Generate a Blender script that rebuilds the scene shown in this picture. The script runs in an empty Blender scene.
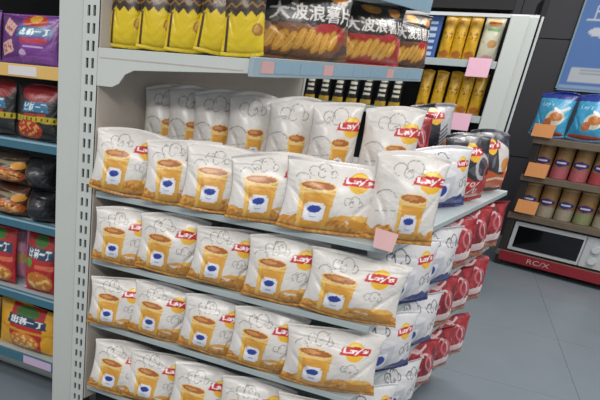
import bpy, math, random
import numpy as np
from mathutils import Vector, Matrix

# ------------------------------------------------------------------ camera
SC = bpy.context.scene
COL = SC.collection
RCW = np.array([[0.8792034955, 0.2426258780, -0.4100413355],
                [0.4717416588, -0.3226579311, 0.8205800795],
                [0.0667908733, -0.9148904540, -0.3981387150]])   # columns: right, down, forward
CAM = np.array([1.0157, -1.7056, 1.399])
FPX, PPX, PPY = 581.42, 125.79, 300.0
cd = bpy.data.cameras.new('camera')
cam = bpy.data.objects.new('camera', cd)
COL.objects.link(cam)
R = RCW
cam.matrix_world = Matrix(((R[0, 0], -R[0, 1], -R[0, 2], CAM[0]),
                           (R[1, 0], -R[1, 1], -R[1, 2], CAM[1]),
                           (R[2, 0], -R[2, 1], -R[2, 2], CAM[2]),
                           (0, 0, 0, 1)))
cd.sensor_width = 36.0
cd.lens = FPX / 600 * 36
cd.shift_x = (300 - PPX) / 600
cd.shift_y = (PPY - 200) / 600
cd.clip_start = 0.02
SC.camera = cam

# ------------------------------------------------------------------ light
w = bpy.data.worlds.new('shop_ambient')
SC.world = w
w.use_nodes = True
w.node_tree.nodes['Background'].inputs[0].default_value = (0.97, 0.98, 1.0, 1)
w.node_tree.nodes['Background'].inputs[1].default_value = 0.38


def lamp(name, loc, sx, sy, power, col=(1, 0.97, 0.93)):
    l = bpy.data.lights.new(name, 'AREA')
    l.shape = 'RECTANGLE'
    l.size, l.size_y, l.energy, l.color = sx, sy, power, col
    o = bpy.data.objects.new(name, l)
    o.location = loc
    COL.objects.link(o)
    return o


lamp('ceiling_light', (0.9, -2.4, 2.8), 1.8, 0.5, 62)
lamp('ceiling_light', (-1.1, -1.5, 2.9), 1.6, 0.5, 26)
lamp('ceiling_light', (2.6, -0.2, 2.9), 0.5, 1.8, 40)
lamp('ceiling_light', (2.3, 2.3, 2.9), 0.6, 1.8, 42)
lamp('ceiling_light', (0.9, 1.9, 2.9), 1.6, 0.5, 26)
SC.view_settings.view_transform = 'Standard'
SC.view_settings.look = 'None'
SC.view_settings.gamma = 1
SC.view_settings.use_curve_mapping = False
SC.view_settings.exposure = 0.0

# ------------------------------------------------------------------ projection helpers
KI = np.array([[1 / FPX, 0, -PPX / FPX], [0, 1 / FPX, -PPY / FPX], [0, 0, 1]])
YD = np.array([0.2690, 0.9631, 0.0])          # direction in which the shelf run goes away
XN = np.array([0.9631, -0.2690, 0.0])         # outward normal of the shelf's long side


def proj(p):
    d = RCW.T @ (np.asarray(p, float) - CAM)
    return np.array([PPX + FPX * d[0] / d[2], PPY + FPX * d[1] / d[2]])


def hit(x, y, pt, n):
    d = RCW @ (KI @ np.array([x, y, 1.0]))
    n = np.asarray(n, float)
    t = ((np.asarray(pt, float) - CAM) @ n) / (d @ n)
    return CAM + t * d


def S(a, b, z):
    """point in shelf coordinates: a along the shelf end, b along the run"""
    return np.array([a, 0, z]) + YD * b


# ------------------------------------------------------------------ materials
def lin(h):
    h = h.lstrip('#')
    c = [int(h[i:i + 2], 16) / 255 for i in (0, 2, 4)]
    return tuple(x / 12.92 if x <= 0.04045 else ((x + 0.055) / 1.055) ** 2.4 for x in c)


MATS = {}


def mat(name, col, rough=0.5, metal=0.0, noise=0.06, scale=40.0, bump=0.0, coat=0.0, spec=0.5):
    if name in MATS:
        return MATS[name]
    m = bpy.data.materials.new(name)
    m.use_nodes = True
    nt = m.node_tree
    b = nt.nodes['Principled BSDF']
    c = lin(col) if isinstance(col, str) else col
    b.inputs['Roughness'].default_value = rough
    b.inputs['Metallic'].default_value = metal
    b.inputs['Coat Weight'].default_value = coat
    b.inputs['Specular IOR Level'].default_value = spec
    tc = nt.nodes.new('ShaderNodeTexCoord')
    nz = nt.nodes.new('ShaderNodeTexNoise')
    nz.inputs['Scale'].default_value = scale
    nz.inputs['Detail'].default_value = 4
    nt.links.new(tc.outputs['Object'], nz.inputs['Vector'])
    mx = nt.nodes.new('ShaderNodeMix')
    mx.data_type = 'RGBA'
    mx.inputs['A'].default_value = (*[x * (1 - noise) for x in c], 1)
    mx.inputs['B'].default_value = (*[min(1, x * (1 + noise)) for x in c], 1)
    nt.links.new(nz.outputs['Fac'], mx.inputs['Factor'])
    nt.links.new(mx.outputs['Result'], b.inputs['Base Color'])
    if bump:
        bp = nt.nodes.new('ShaderNodeBump')
        bp.inputs['Strength'].default_value = bump
        bp.inputs['Distance'].default_value = 0.01
        nt.links.new(nz.outputs['Fac'], bp.inputs['Height'])
        nt.links.new(bp.outputs['Normal'], b.inputs['Normal'])
    MATS[name] = m
    return m


def print_mat(name, rough, coat, bump, scale):
    """printed film: colour comes from the print stored on the mesh, crinkles from noise"""
    m = bpy.data.materials.new(name)
    m.use_nodes = True
    nt = m.node_tree
    b = nt.nodes['Principled BSDF']
    at = nt.nodes.new('ShaderNodeAttribute')
    at.attribute_name = 'print'
    nt.links.new(at.outputs['Color'], b.inputs['Base Color'])
    b.inputs['Roughness'].default_value = rough
    b.inputs['Coat Weight'].default_value = coat
    b.inputs['Coat Roughness'].default_value = 0.22
    tc = nt.nodes.new('ShaderNodeTexCoord')
    nz = nt.nodes.new('ShaderNodeTexNoise')
    nz.inputs['Scale'].default_value = scale
    nz.inputs['Detail'].default_value = 3
    nz.inputs['Distortion'].default_value = 0.8
    nt.links.new(tc.outputs['Object'], nz.inputs['Vector'])
    bp = nt.nodes.new('ShaderNodeBump')
    bp.inputs['Strength'].default_value = bump
    bp.inputs['Distance'].default_value = 0.012
    nt.links.new(nz.outputs['Fac'], bp.inputs['Height'])
    nt.links.new(bp.outputs['Normal'], b.inputs['Normal'])
    return m


FOIL = print_mat('printed_film', 0.40, 0.5, 0.75, 16)
CARD = print_mat('printed_card', 0.55, 0.1, 0.03, 20)
M_white = mat('white_enamel', '#c8cecb', 0.45, noise=0.03)
M_shelf = mat('shelf_enamel', '#adb9bb', 0.4, noise=0.03)
M_panel = mat('panel_enamel', '#c3c9c5', 0.5, noise=0.03)
M_slot = mat('slot_shade', '#23262a', 0.8)
M_beige = mat('back_panel_beige', '#bdb3a8', 0.6)
M_dark = mat('dark_board', '#141417', 0.7)
M_railblue = mat('rail_blue', '#3f6d80', 0.3, noise=0.1)
M_railyel = mat('rail_yellow', '#dcb56a', 0.45, noise=0.06)
M_railgrey = mat('rail_clear', '#9fb3bd', 0.22, noise=0.08, coat=0.5)
M_lblue = mat('label_blue', '#8fadbf', 0.35)
M_lpink = mat('label_pink', '#cfa6a6', 0.5)
M_pink = mat('tag_pink', '#e3b3c8', 0.55, noise=0.05)
M_orange = mat('tag_orange', '#e29a5e', 0.55, noise=0.06)
M_lwhite = mat('label_white', '#d8d6d6', 0.5)
M_lilac = mat('label_lilac', '#c6b0cf', 0.5)
M_wood = mat('rack_wood', '#6e6152', 0.55, noise=0.25, scale=18)
M_rackmetal = mat('rack_metal', '#33312f', 0.45, noise=0.1)
M_steel = mat('steel_silver', '#c3c7ca', 0.35, 0.0, noise=0.05)
M_glassblk = mat('black_glass', '#07080a', 0.12, noise=0.0, coat=0.6)
M_floor = mat('floor_tile', '#78828a', 0.33, noise=0.1, scale=5)
M_joint = mat('floor_joint', '#747e86', 0.6)
M_wall = mat('dark_wall', '#3a3a40', 0.5, noise=0.06, scale=8)
M_walljoint = mat('dark_wall_joint', '#1c1c20', 0.7)
M_red = mat('red_board', '#8f222e', 0.45, noise=0.08)
M_gap = mat('base_black', '#1d1f22', 0.7)
M_lamp = mat('silver_tube', '#d8dcde', 0.3, 0.2)


# ------------------------------------------------------------------ mesh helpers
def link(name, me, m=None, parent=None):
    o = bpy.data.objects.new(name, me)
    COL.objects.link(o)
    if m is not None and len(me.materials) == 0:
        me.materials.append(m)
    if parent is not None:
        o.parent = parent
    return o


def tag(o, label, cat=None, group=None, kind=None):
    o['label'] = label
    if cat:
        o['category'] = cat
    if group:
        o['group'] = group
    if kind:
        o['kind'] = kind
    return o


def thing(name, label, cat, loc=(0, 0, 0), rz=0.0, group=None):
    o = bpy.data.objects.new(name, None)
    o.empty_display_size = 0.05
    COL.objects.link(o)
    o.location = loc
    o.rotation_euler = (0, 0, rz)
    return tag(o, label, cat, group)


class MB:
    def __init__(s):
        s.v, s.f = [], []

    def prism(s, pts, z0, z1):
        """plan polygon (counter-clockwise) extruded in z"""
        n, k = len(pts), len(s.v)
        s.v += [(p[0], p[1], z0) for p in pts] + [(p[0], p[1], z1) for p in pts]
        s.f += [tuple(k + i for i in reversed(range(n))), tuple(k + n + i for i in range(n))]
        s.f += [(k + i, k + (i + 1) % n, k + n + (i + 1) % n, k + n + i) for i in range(n)]
        return s

    def box(s, x0, x1, y0, y1, z0, z1):
        return s.prism([(x0, y0), (x1, y0), (x1, y1), (x0, y1)], z0, z1)

    def extr(s, pts, vec):
        """any planar loop of 3D points extruded along vec"""
        n, k = len(pts), len(s.v)
        vec = np.asarray(vec, float)
        s.v += [tuple(np.asarray(p, float)) for p in pts] + [tuple(np.asarray(p, float) + vec) for p in pts]
        s.f += [tuple(k + i for i in range(n)), tuple(k + n + i for i in reversed(range(n)))]
        s.f += [(k + (i + 1) % n, k + i, k + n + i, k + n + (i + 1) % n) for i in range(n)]
        return s

    def lathe(s, prof, n=20, cx=0, cy=0):
        k = len(s.v)
        for r, z in prof:
            s.v += [(cx + r * math.cos(2 * math.pi * i / n), cy + r * math.sin(2 * math.pi * i / n), z) for i in range(n)]
        for j in range(len(prof) - 1):
            s.f += [(k + j * n + i, k + j * n + (i + 1) % n, k + (j + 1) * n + (i + 1) % n, k + (j + 1) * n + i) for i in range(n)]
        s.f += [tuple(k + i for i in reversed(range(n))), tuple(k + (len(prof) - 1) * n + i for i in range(n))]
        return s

    def mesh(s, name):
        me = bpy.data.meshes.new(name)
        me.from_pydata(s.v, [], s.f)
        me.update()
        import bmesh
        bm = bmesh.new()
        bm.from_mesh(me)
        bmesh.ops.recalc_face_normals(bm, faces=bm.faces)
        bm.to_mesh(me)
        bm.free()
        return me

    def build(s, name, m, parent=None, bevel=0.0):
        me = s.mesh(name)
        o = link(name, me, m, parent)
        if bevel:
            md = o.modifiers.new('bevel', 'BEVEL')
            md.width = bevel
            md.segments = 2
            md.limit_method = 'ANGLE'
        return o


# ------------------------------------------------------------------ print painter
_TXT = {}


def text_tris(s):
    if s in _TXT:
        return _TXT[s]
    cu = bpy.data.curves.new('t', 'FONT')
    cu.body = s
    ob = bpy.data.objects.new('t', cu)
    COL.objects.link(ob)
    bpy.context.view_layer.update()
    dg = bpy.context.evaluated_depsgraph_get()
    oe = ob.evaluated_get(dg)
    me = oe.to_mesh()
    me.calc_loop_triangles()
    v = np.array([x.co[:2] for x in me.vertices]) if len(me.vertices) else np.zeros((0, 2))
    t = np.array([list(x.vertices) for x in me.loop_triangles], int).reshape(-1, 3)
    oe.to_mesh_clear()
    bpy.data.objects.remove(ob)
    bpy.data.curves.remove(cu)
    if len(v):
        lo, hi = v.min(0), v.max(0)
        v = (v - lo) / (hi - lo) - 0.5
    _TXT[s] = v[t] if len(v) else np.zeros((0, 3, 2))
    return _TXT[s]


class Paint:
    """colours at scattered sample points (u right, v up), in metres-free 0..1 coordinates"""

    def __init__(s, u, v, base, asp):
        s.u, s.v, s.asp = u, v, asp              # asp = width / height
        s.c = np.tile(np.array(lin(base)), (len(u), 1))

    def put(s, m, col, a=1.0):
        if isinstance(m, np.ndarray) and m.dtype != bool:
            a = a * m[:, None]
            s.c = s.c * (1 - a) + np.array(lin(col)) * a
        else:
            s.c[m] = s.c[m] * (1 - a) + np.array(lin(col)) * a

    def ell(s, cu, cv, ru, rv, col, a=1.0, rot=0.0):
        x, y = (s.u - cu) * s.asp, s.v - cv
        c, n = math.cos(rot), math.sin(rot)
        x, y = x * c + y * n, -x * n + y * c
        s.put((x / (ru * s.asp)) ** 2 + (y / rv) ** 2 < 1, col, a)

    def rect(s, u0, u1, v0, v1, col, a=1.0):
        s.put((s.u > u0) & (s.u < u1) & (s.v > v0) & (s.v < v1), col, a)

    def poly(s, pts, col, a=1.0):
        ins = np.zeros(len(s.u), bool)
        for (x0, y0), (x1, y1) in zip(pts, pts[1:] + pts[:1]):
            if y0 == y1:
                continue
            cr = ((y0 > s.v) != (y1 > s.v)) & (s.u < (x1 - x0) * (s.v - y0) / (y1 - y0) + x0)
            ins ^= cr
        s.put(ins, col, a)

    def line(s, pts, wd, col, a=1.0):
        for (x0, y0), (x1, y1) in zip(pts, pts[1:]):
            px, py, dx, dy = (s.u - x0) * s.asp, s.v - y0, (x1 - x0) * s.asp, y1 - y0
            t = np.clip((px * dx + py * dy) / (dx * dx + dy * dy + 1e-9), 0, 1)
            s.put(np.hypot(px - t * dx, py - t * dy) < wd, col, a)

    def arc(s, cu, cv, r, a0, a1, wd, col, a=1.0, sq=1.0):
        n = 9
        s.line([(cu + r / s.asp * math.cos(a0 + (a1 - a0) * i / n), cv + r * sq * math.sin(a0 + (a1 - a0) * i / n)) for i in range(n + 1)], wd, col, a)

    def text(s, txt, cu, cv, wu, hv, col, rot=0.0, bold=0.0):
        T = text_tris(txt)
        if not len(T):
            return
        x, y = (s.u - cu) * s.asp, s.v - cv
        c, n = math.cos(rot), math.sin(rot)
        x, y = (x * c + y * n) / (wu * s.asp), (-x * n + y * c) / hv
        idx = np.where((abs(x) < 0.5) & (abs(y) < 0.5))[0]
        if not len(idx):
            return
        X, Y = x[idx], y[idx]
        m = np.zeros(len(idx), bool)
        for (a, b, d) in T:
            e = lambda p, q: (q[0] - p[0]) * (Y - p[1]) - (q[1] - p[1]) * (X - p[0])
            e1, e2, e3 = e(a, b), e(b, d), e(d, a)
            m |= ((e1 >= 0) & (e2 >= 0) & (e3 >= 0)) | ((e1 <= 0) & (e2 <= 0) & (e3 <= 0))
        s.c[idx[m]] = lin(col)
        if bold:
            s.text(txt, cu + bold, cv + bold * 0.6, wu, hv, col, rot)

    def noise(s, k, seed):
        rs = np.random.RandomState(seed)
        o = np.zeros(len(s.u))
        for _ in range(14):
            an, mg = rs.uniform(0, 6.28), rs.uniform(0.4, 1.7) * k
            o += np.sin(s.u * s.asp * mg * math.cos(an) + s.v * mg * math.sin(an) + rs.uniform(0, 6.28))
        return o / 8


def chips_band(p, top, seed, c0='#c98a37', c1='#dda654', c2='#b0722a'):
    wv = top + 0.025 * np.sin(p.u * 17 + seed) + 0.015 * np.sin(p.u * 41)
    m = p.v < wv
    p.put(m, c0)
    nz = p.noise(75, seed)
    p.put(m & (nz > 0.2), c1)
    p.put(m & (nz < -0.4), c2)


def logo(p, cu, cv, r):
    p.ell(cu, cv, r * 1.02 / p.asp, r, '#e6b32c')
    p.ell(cu, cv + r * 0.35, r * 0.7 / p.asp, r * 0.5, '#f1cf57')
    # ribbon
    k = r / p.asp
    p.poly([(cu - 1.6 * k, cv - 0.40 * r), (cu - 1.35 * k, cv + 0.38 * r), (cu, cv + 0.56 * r), (cu + 1.65 * k, cv + 0.44 * r),
            (cu + 1.5 * k, cv - 0.30 * r), (cu, cv - 0.34 * r)], '#c3202c')
    p.text("Lay's", cu, cv + 0.07 * r, 2.5 * k, 0.66 * r, '#f4eeee', 0.05, 0.012)


def sketch(p, cu, cv, k, seed, col='#77736f', wd=0.006):
    rs = random.Random(seed)
    q = lambda x, y: (cu + x * k / p.asp, cv + y * k)
    p.arc(cu - 0.5 * k / p.asp, cv, 0.42 * k, 0.3, 4.6, wd, col)
    p.arc(cu + 0.35 * k / p.asp, cv + 0.15 * k, 0.55 * k, -0.6, 3.4, wd, col)
    p.arc(cu + 0.05 * k / p.asp, cv - 0.2 * k, 0.3 * k, 2.5, 6.0, wd, col)
    p.arc(cu + 0.95 * k / p.asp, cv - 0.1 * k, 0.3 * k, -2.0, 1.6, wd, col)
    for i in range(3):
        x, y = rs.uniform(-0.8, 0.8), rs.uniform(-0.5, 0.5)
        p.line([q(x, y), q(x + 0.18, y + 0.2), q(x + 0.3, y - 0.05)], wd * 0.8, col)


def cup(p, cu, v0, v1, hw, blue='#27409a'):
    """amber cup with froth and a white label"""
    b = 0.76
    p.poly([(cu - hw * b, v0), (cu + hw * b, v0), (cu + hw, v1), (cu - hw, v1)], '#d99d3c')
    p.poly([(cu - hw * b, v0), (cu - hw * b * 0.72, v0), (cu - hw * 0.74, v1), (cu - hw, v1)], '#e6bd62')
    p.poly([(cu + hw * b * 0.74, v0), (cu + hw * b, v0), (cu + hw, v1), (cu + hw * 0.78, v1)], '#dba94a')
    h = v1 - v0
    p.ell(cu, v1, hw * 1.07, 0.075 * h / 0.55, '#e9c987')
    p.ell(cu, v1 + 0.008, hw * 0.93, 0.053 * h / 0.55, '#a9622a')
    p.ell(cu - hw * 0.2, v1 + 0.012, hw * 0.5, 0.025 * h / 0.55, '#c98a4c')
    p.rect(cu - hw, cu + hw, v1 - 0.16 * h, v1 - 0.12 * h, '#edcf7f', 0.8)
    lw, l0, l1 = hw * 0.54, v0 + 0.17 * h, v0 + 0.62 * h
    p.rect(cu - lw, cu + lw, l0 + 0.03, l1 - 0.03, '#e4e6ee')
    p.rect(cu - lw * 0.8, cu + lw * 0.8, l0, l1, '#e4e6ee')
    p.ell(cu + 0.0, l0 + 0.66 * (l1 - l0), lw * 0.66, 0.2 * (l1 - l0), blue, rot=0.12)
    p.rect(cu - lw * 0.3, cu + lw * 0.35, l0 + 0.2 * (l1 - l0), l0 + 0.27 * (l1 - l0), '#9aa4c4')


def d_milk(p, seed=0):
    chips_band(p, 0.19, seed)
    p.poly([(0.45, 0.2), (0.95, 0.2), (0.97, 0.25), (0.62, 0.27)], '#d9a04a')
    p.ell(0.83, 0.2, 0.13, 0.1, '#c98d35')
    p.ell(0.83, 0.26, 0.12, 0.04, '#e3b662')
    sketch(p, 0.34, 0.80, 0.17, seed, '#8b8783', 0.005)
    p.arc(0.16, 0.66, 0.10, 0.2, 3.0, 0.005, '#8c8884')
    sketch(p, 0.70, 0.45, 0.12, seed + 5, '#9c9894', 0.005)
    cup(p, 0.325, 0.05, 0.60, 0.19)
    logo(p, 0.74, 0.71, 0.14)


def d_milk_right(p, seed=0):
    chips_band(p, 0.17, seed)
    sketch(p, 0.45, 0.80, 0.17, seed, '#95918d', 0.005)
    p.arc(0.2, 0.45, 0.12, 0.4, 2.6, 0.005, '#8c8884')
    p.line([(0.1, 0.33), (0.4, 0.36)], 0.004, '#a29e9a')
    cup(p, 0.60, 0.05, 0.50, 0.20)
    if seed != 31 and seed != 38:
        logo(p, 0.80, 0.70, 0.125)


def d_blue(p, seed=0):
    chips_band(p, 0.2, seed, '#252f78', '#3b4aa0', '#181d4a')
    sketch(p, 0.34, 0.78, 0.19, seed, '#55555c', 0.009)
    sketch(p, 0.78, 0.42, 0.14, seed + 3, '#6d6d74', 0.007)
    p.poly([(0.24, 0.1), (0.56, 0.1), (0.6, 0.58), (0.2, 0.58)], '#c9c9d2')
    p.ell(0.4, 0.58, 0.21, 0.06, '#e6e6ea')
    p.rect(0.3, 0.5, 0.16, 0.42, '#eceef4')
    p.ell(0.4, 0.3, 0.075, 0.09, '#2b3f9c')
    if seed == 51:
        logo(p, 0.77, 0.72, 0.125)
    else:
        sketch(p, 0.75, 0.74, 0.17, seed + 9, '#55555c', 0.009)


def d_red(p, seed=0):
    nz = p.noise(14, seed)
    p.put(nz > 0.25, '#b0303a')
    p.put(nz < -0.25, '#6f1019')
    chips_band(p, 0.15, seed, '#d07a35', '#e29d55', '#a64a1e')
    p.arc(0.30, 0.68, 0.2, 0.4, 5.2, 0.03, '#cf9fa4')
    p.arc(0.5, 0.55, 0.24, -1.2, 2.6, 0.022, '#d5b0b3')
    p.line([(0.1, 0.9), (0.35, 0.82), (0.6, 0.93)], 0.02, '#d9bcbe')
    p.arc(0.66, 0.6, 0.14, 0, 6.3, 0.025, '#c26a72')
    p.ell(0.36, 0.66, 0.1, 0.12, '#8d1722')
    p.poly([(0.08, 0.17), (0.94, 0.24), (0.94, 0.40), (0.08, 0.31)], '#e6cfcd')
    p.text('7%', 0.3, 0.28, 0.2, 0.11, '#b51f2a')


def d_black_red(p, seed=0):
    nz = p.noise(18, seed)
    p.put((nz > 0.25) & (p.v > 0.4), '#4d4f5a')
    p.put(p.v < 0.36 + 0.05 * np.sin(p.u * 9), '#b92a26')
    p.arc(0.62, 0.52, 0.17, 0.2, 5.2, 0.03, '#b9b4b8')
    p.arc(0.8, 0.42, 0.13, 0, 6.3, 0.03, '#a2484a')
    p.text('7%', 0.42, 0.22, 0.42, 0.17, '#f1dad6')
    p.rect(0.2, 0.8, 0.05, 0.11, '#e2b6ae')
    logo(p, 0.42, 0.73, 0.14)


def d_black_orange(p, seed=0):
    nz = p.noise(18, seed)
    p.put((nz > 0.2) & (p.v > 0.4), '#60626c')
    p.put((p.u > 0.5) & (p.v > 0.34) & (p.v < 0.85 - 0.5 * (p.u - 0.5)), '#d2cdcb')
    p.put(p.v < 0.33 + 0.04 * np.sin(p.u * 8), '#d5602a')
    p.ell(0.72, 0.44, 0.15, 0.12, '#cf8a3e')
    p.line([(0.15, 0.18), (0.5, 0.24), (0.9, 0.2)], 0.02, '#f0d2be')
    p.rect(0, 1, 0.0, 0.07, '#3c3a40')
    logo(p, 0.35, 0.74, 0.13)


def d_grey_black(p, seed=0):
    p.put(p.u > 0.52, '#b7b5b9')
    for k in range(6):
        p.line([(0.5, 0.25 + 0.06 * k), (0.72, 0.38 + 0.06 * k)], 0.014, '#55555e')
    p.ell(0.8, 0.36, 0.14, 0.12, '#c88546')
    p.rect(0, 1, 0, 0.12, '#a23b2f')
    logo(p, 0.42, 0.80, 0.13)


def d_yellow(p, seed=0):
    # dark zigzag crown above yellow
    zz = 0.44 + 0.06 * np.abs(((p.u * 4.0 + 0.3) % 1.0) - 0.5) * 2
    p.put(p.v > zz, '#33231a')
    for k in range(4):
        z0 = 0.53 + 0.10 * k + 0.05 * np.abs(((p.u * 4.0 + 0.3) % 1.0) - 0.5) * 2
        p.put((p.v > z0) & (p.v < z0 + 0.025), '#8f6a34')
    p.rect(0.08, 0.15, 0.05, 0.46, '#4a3318')
    p.ell(0.85, 0.30, 0.13, 0.07, '#a8742c')
    p.ell(0.82, 0.31, 0.08, 0.04, '#c79a44')
    p.text('AD', 0.55, 0.72, 0.3, 0.12, '#c9c2b4')


def d_wave(p, seed=0, red=False):
    nz = p.noise(22, seed)
    p.put(nz > 0.3, '#55443c' if not red else '#d44a3a')
    p.put(p.v > 0.46, '#1a1718')
    p.put((nz > 0.45) & (p.v > 0.46), '#6b6455')
    p.ell(0.48, 0.88, 0.13, 0.09, '#d48a1e')
    p.ell(0.45, 0.9, 0.06, 0.05, '#efc04a')
    p.ell(0.8, 0.85, 0.1, 0.08, '#c97e22')
    p.ell(0.7, 0.35, 0.2, 0.14, '#b3262a')
    # fan of ridged chips
    for i in range(9):
        cx = 0.06 + i * 0.088
        cv = 0.25 + 0.03 * math.sin(i * 1.7)
        p.ell(cx, cv, 0.062, 0.15, '#a8651c', rot=-0.35)
        p.ell(cx - 0.006, cv, 0.05, 0.135, '#e0a440', rot=-0.35)
        p.line([(cx - 0.028, cv - 0.08), (cx + 0.012, cv + 0.09)], 0.008, '#f0c876')
    p.text('大波浪薯片', 0.54, 0.61, 0.86, 0.22, '#e9e4e0', 0.0, 0.01)


def d_wave_red(p, seed=0):
    d_wave(p, seed, True)


def d_noodle(p, bg, box, seed, txt='出前一丁', foodv=0.2):
    p.ell(0.62, 0.86, 0.2, 0.13, '#b33a20')
    p.ell(0.62, 0.9, 0.1, 0.08, '#e0a12c')
    p.poly([(0.36, 0.55), (0.93, 0.58), (0.9, 0.75), (0.38, 0.75)], box)
    p.text(txt, 0.64, 0.655, 0.46, 0.13, '#e6eff2', 0.0, 0.018)


def d_purple(p, seed=0):
    p.poly([(0.0, 0.1), (0.45, 0.2), (0.4, 0.9), (0, 1)], '#5c2673')
    d_noodle(p, None, '#2f6f9a', seed)
    for (cx, cy, r) in ((0.2, 0.72, 0.5), (0.18, 0.34, -0.3)):
        p.put(np.ones(len(p.u), bool) & _rrect(p, cx, cy, 0.14, 0.12, r), '#dcaea6')
        p.put(_rrect(p, cx, cy, 0.10, 0.08, r) & (p.noise(60, 3) > 0), '#a4605a')
    p.rect(0.42, 0.85, 0.44, 0.53, '#b52f44')
    p.text('50% OFF', 0.64, 0.485, 0.36, 0.05, '#f0cfc0') if False else None
    p.rect(0.48, 0.8, 0.35, 0.39, '#cda6d8')
    p.ell(0.47, 0.25, 0.06, 0.07, '#cbb0d6')
    p.rect(0.42, 0.94, 0.08, 0.2, '#8f55a6')


def _rrect(p, cx, cy, hw, hh, r):
    x, y = (p.u - cx) * p.asp, p.v - cy
    c, n = math.cos(r), math.sin(r)
    x, y = x * c - y * n, x * n + y * c
    return (abs(x) < hw * p.asp * 0.8) & (abs(y) < hh)


def d_blackpack(p, seed=0):
    p.ell(0.58, 0.86, 0.4, 0.2, '#8e1f24')
    p.put((p.v > 0.33) & (p.v < 0.43), '#b9a41e')
    for k in range(9):
        p.rect(0.05 + k * 0.11, 0.08 + k * 0.11, 0.35, 0.41, '#2e2a12')
    p.poly([(0.25, 0.5), (0.85, 0.5), (0.8, 0.68), (0.28, 0.68)], '#2a6b92')
    p.text('出前一丁', 0.54, 0.59, 0.5, 0.14, '#c9dde4', 0.0, 0.018)
    p.rect(0.3, 0.8, 0.43, 0.48, '#9b3324')
    p.ell(0.4, 0.19, 0.32, 0.17, '#b5391c')
    p.put((p.noise(50, seed) > 0.1) & (((p.u - 0.4) / 0.28) ** 2 + ((p.v - 0.2) / 0.13) ** 2 < 1), '#e2a35a')


def d_foodpack(p, seed=0):
    p.ell(0.45, 0.30, 0.52, 0.26, '#b65a22')
    m = ((p.u - 0.45) / 0.46) ** 2 + ((p.v - 0.3) / 0.2) ** 2 < 1
    nz = p.noise(45, seed)
    p.put(m, '#cc7c34')
    p.put(m & (nz > 0.1), '#e5b676')
    p.put(m & (nz < -0.35), '#7d2e18')
    p.poly([(0.0, 0.75), (0.7, 0.62), (0.95, 0.62), (0.95, 0.75)], '#7f765a')
    p.ell(0.85, 0.62, 0.12, 0.12, '#d8963b')


def d_plainblack(p, seed=0):
    p.put(p.noise(20, seed) > 0.35, '#2b2d33')
    p.rect(0.1, 0.9, 0.45, 0.5, '#30333a')


def d_redpack(p, seed=0):
    p.put(p.u < 0.07, '#d68fb2')
    p.ell(0.55, 0.87, 0.2, 0.1, '#3f7a2c')
    p.poly([(0.14, 0.6), (0.93, 0.57), (0.93, 0.75), (0.14, 0.77)], '#26405c')
    p.text('出前一丁', 0.54, 0.67, 0.66, 0.14, '#dfe7ea', 0.0, 0.018)
    p.ell(0.22, 0.5, 0.13, 0.08, '#4f9a34')
    p.ell(0.55, 0.2, 0.38, 0.17, '#c67527')
    p.put((p.noise(50, seed) > 0.1) & (((p.u - 0.55) / 0.33) ** 2 + ((p.v - 0.2) / 0.13) ** 2 < 1), '#eac478')
    p.rect(0.45, 0.95, 0.42, 0.5, '#d86a4a')


def d_pinkpack(p, seed=0):
    p.rect(0, 1, 0.35, 0.55, '#c8a36a')
    p.rect(0.3, 0.7, 0.6, 0.95, '#e2b4ca')


def d_yellowpack(p, seed=0):
    p.poly([(0.26, 0.02), (0.78, 0.02), (0.82, 0.98), (0.24, 0.98)], '#b3241f')
    p.ell(0.52, 0.85, 0.2, 0.12, '#3a6a2a')
    p.poly([(0.2, 0.58), (0.86, 0.58), (0.84, 0.75), (0.22, 0.77)], '#1f3a56')
    p.text('出前一丁', 0.53, 0.67, 0.54, 0.14, '#dfe7ea', 0.0, 0.018)
    p.ell(0.5, 0.24, 0.25, 0.2, '#cf7e2b')
    p.put((p.noise(50, seed) > 0.1) & (((p.u - 0.5) / 0.22) ** 2 + ((p.v - 0.24) / 0.16) ** 2 < 1), '#edca80')
    p.rect(0, 1, 0.44, 0.5, '#cf8f1d')


def d_tallyellow(p, seed=0):
    p.rect(0.0, 1, 0.93, 1, '#c79a14')
    p.text('YanGO', 0.5, 0.55, 0.5 * 1.3, 0.2, '#5e3a12', 1.45)
    p.ell(0.5, 0.14, 0.4, 0.08, '#b76a1e')
    p.ell(0.3, 0.85, 0.2, 0.05, '#b7761a')


def d_tallcream(p, seed=0):
    p.ell(0.5, 0.86, 0.36, 0.07, '#d9a524')
    p.rect(0.2, 0.8, 0.84, 0.88, '#bb3a2a')
    p.rect(0.2, 0.8, 0.68, 0.74, '#7fae6a')
    p.ell(0.6, 0.4, 0.25, 0.09, '#c79a5c')
    p.ell(0.5, 0.1, 0.3, 0.06, '#cf9a9c')


def d_tallblack(p, seed=0):
    for k in range(5):
        p.rect(0.2, 0.8, 0.3 + k * 0.13, 0.37 + k * 0.13, '#d8d4c4')
    p.rect(0, 1, 0, 0.18, '#c9a32a')


def d_bluebox(p, seed=0):
    for k in range(6):
        p.rect(0.15, 0.75, 0.1 + k * 0.14, 0.17 + k * 0.14, '#b4c6dc')
    p.rect(0.8, 1, 0, 1, '#3d5f9c')


def d_bluebag(p, seed=0):
    p.put(p.v > 0.84, '#1b2f86')
    p.poly([(0.35, 0.2), (0.95, 0.35), (0.95, 0.75), (0.6, 0.6)], '#5fb8d6')
    p.ell(0.62, 0.42, 0.26, 0.17, '#d8d2c0')
    p.ell(0.64, 0.44, 0.18, 0.1, '#c47a3c')
    p.ell(0.45, 0.3, 0.12, 0.1, '#bd6e48')
    p.line([(0.55, 0.62), (0.72, 0.55), (0.9, 0.66)], 0.03, '#e4e6e8')
    p.text("Lay's", 0.3, 0.7, 0.34, 0.12, '#c5e5f2')
    p.rect(0.05, 0.95, 0.04, 0.12, '#b9503f')


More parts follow.
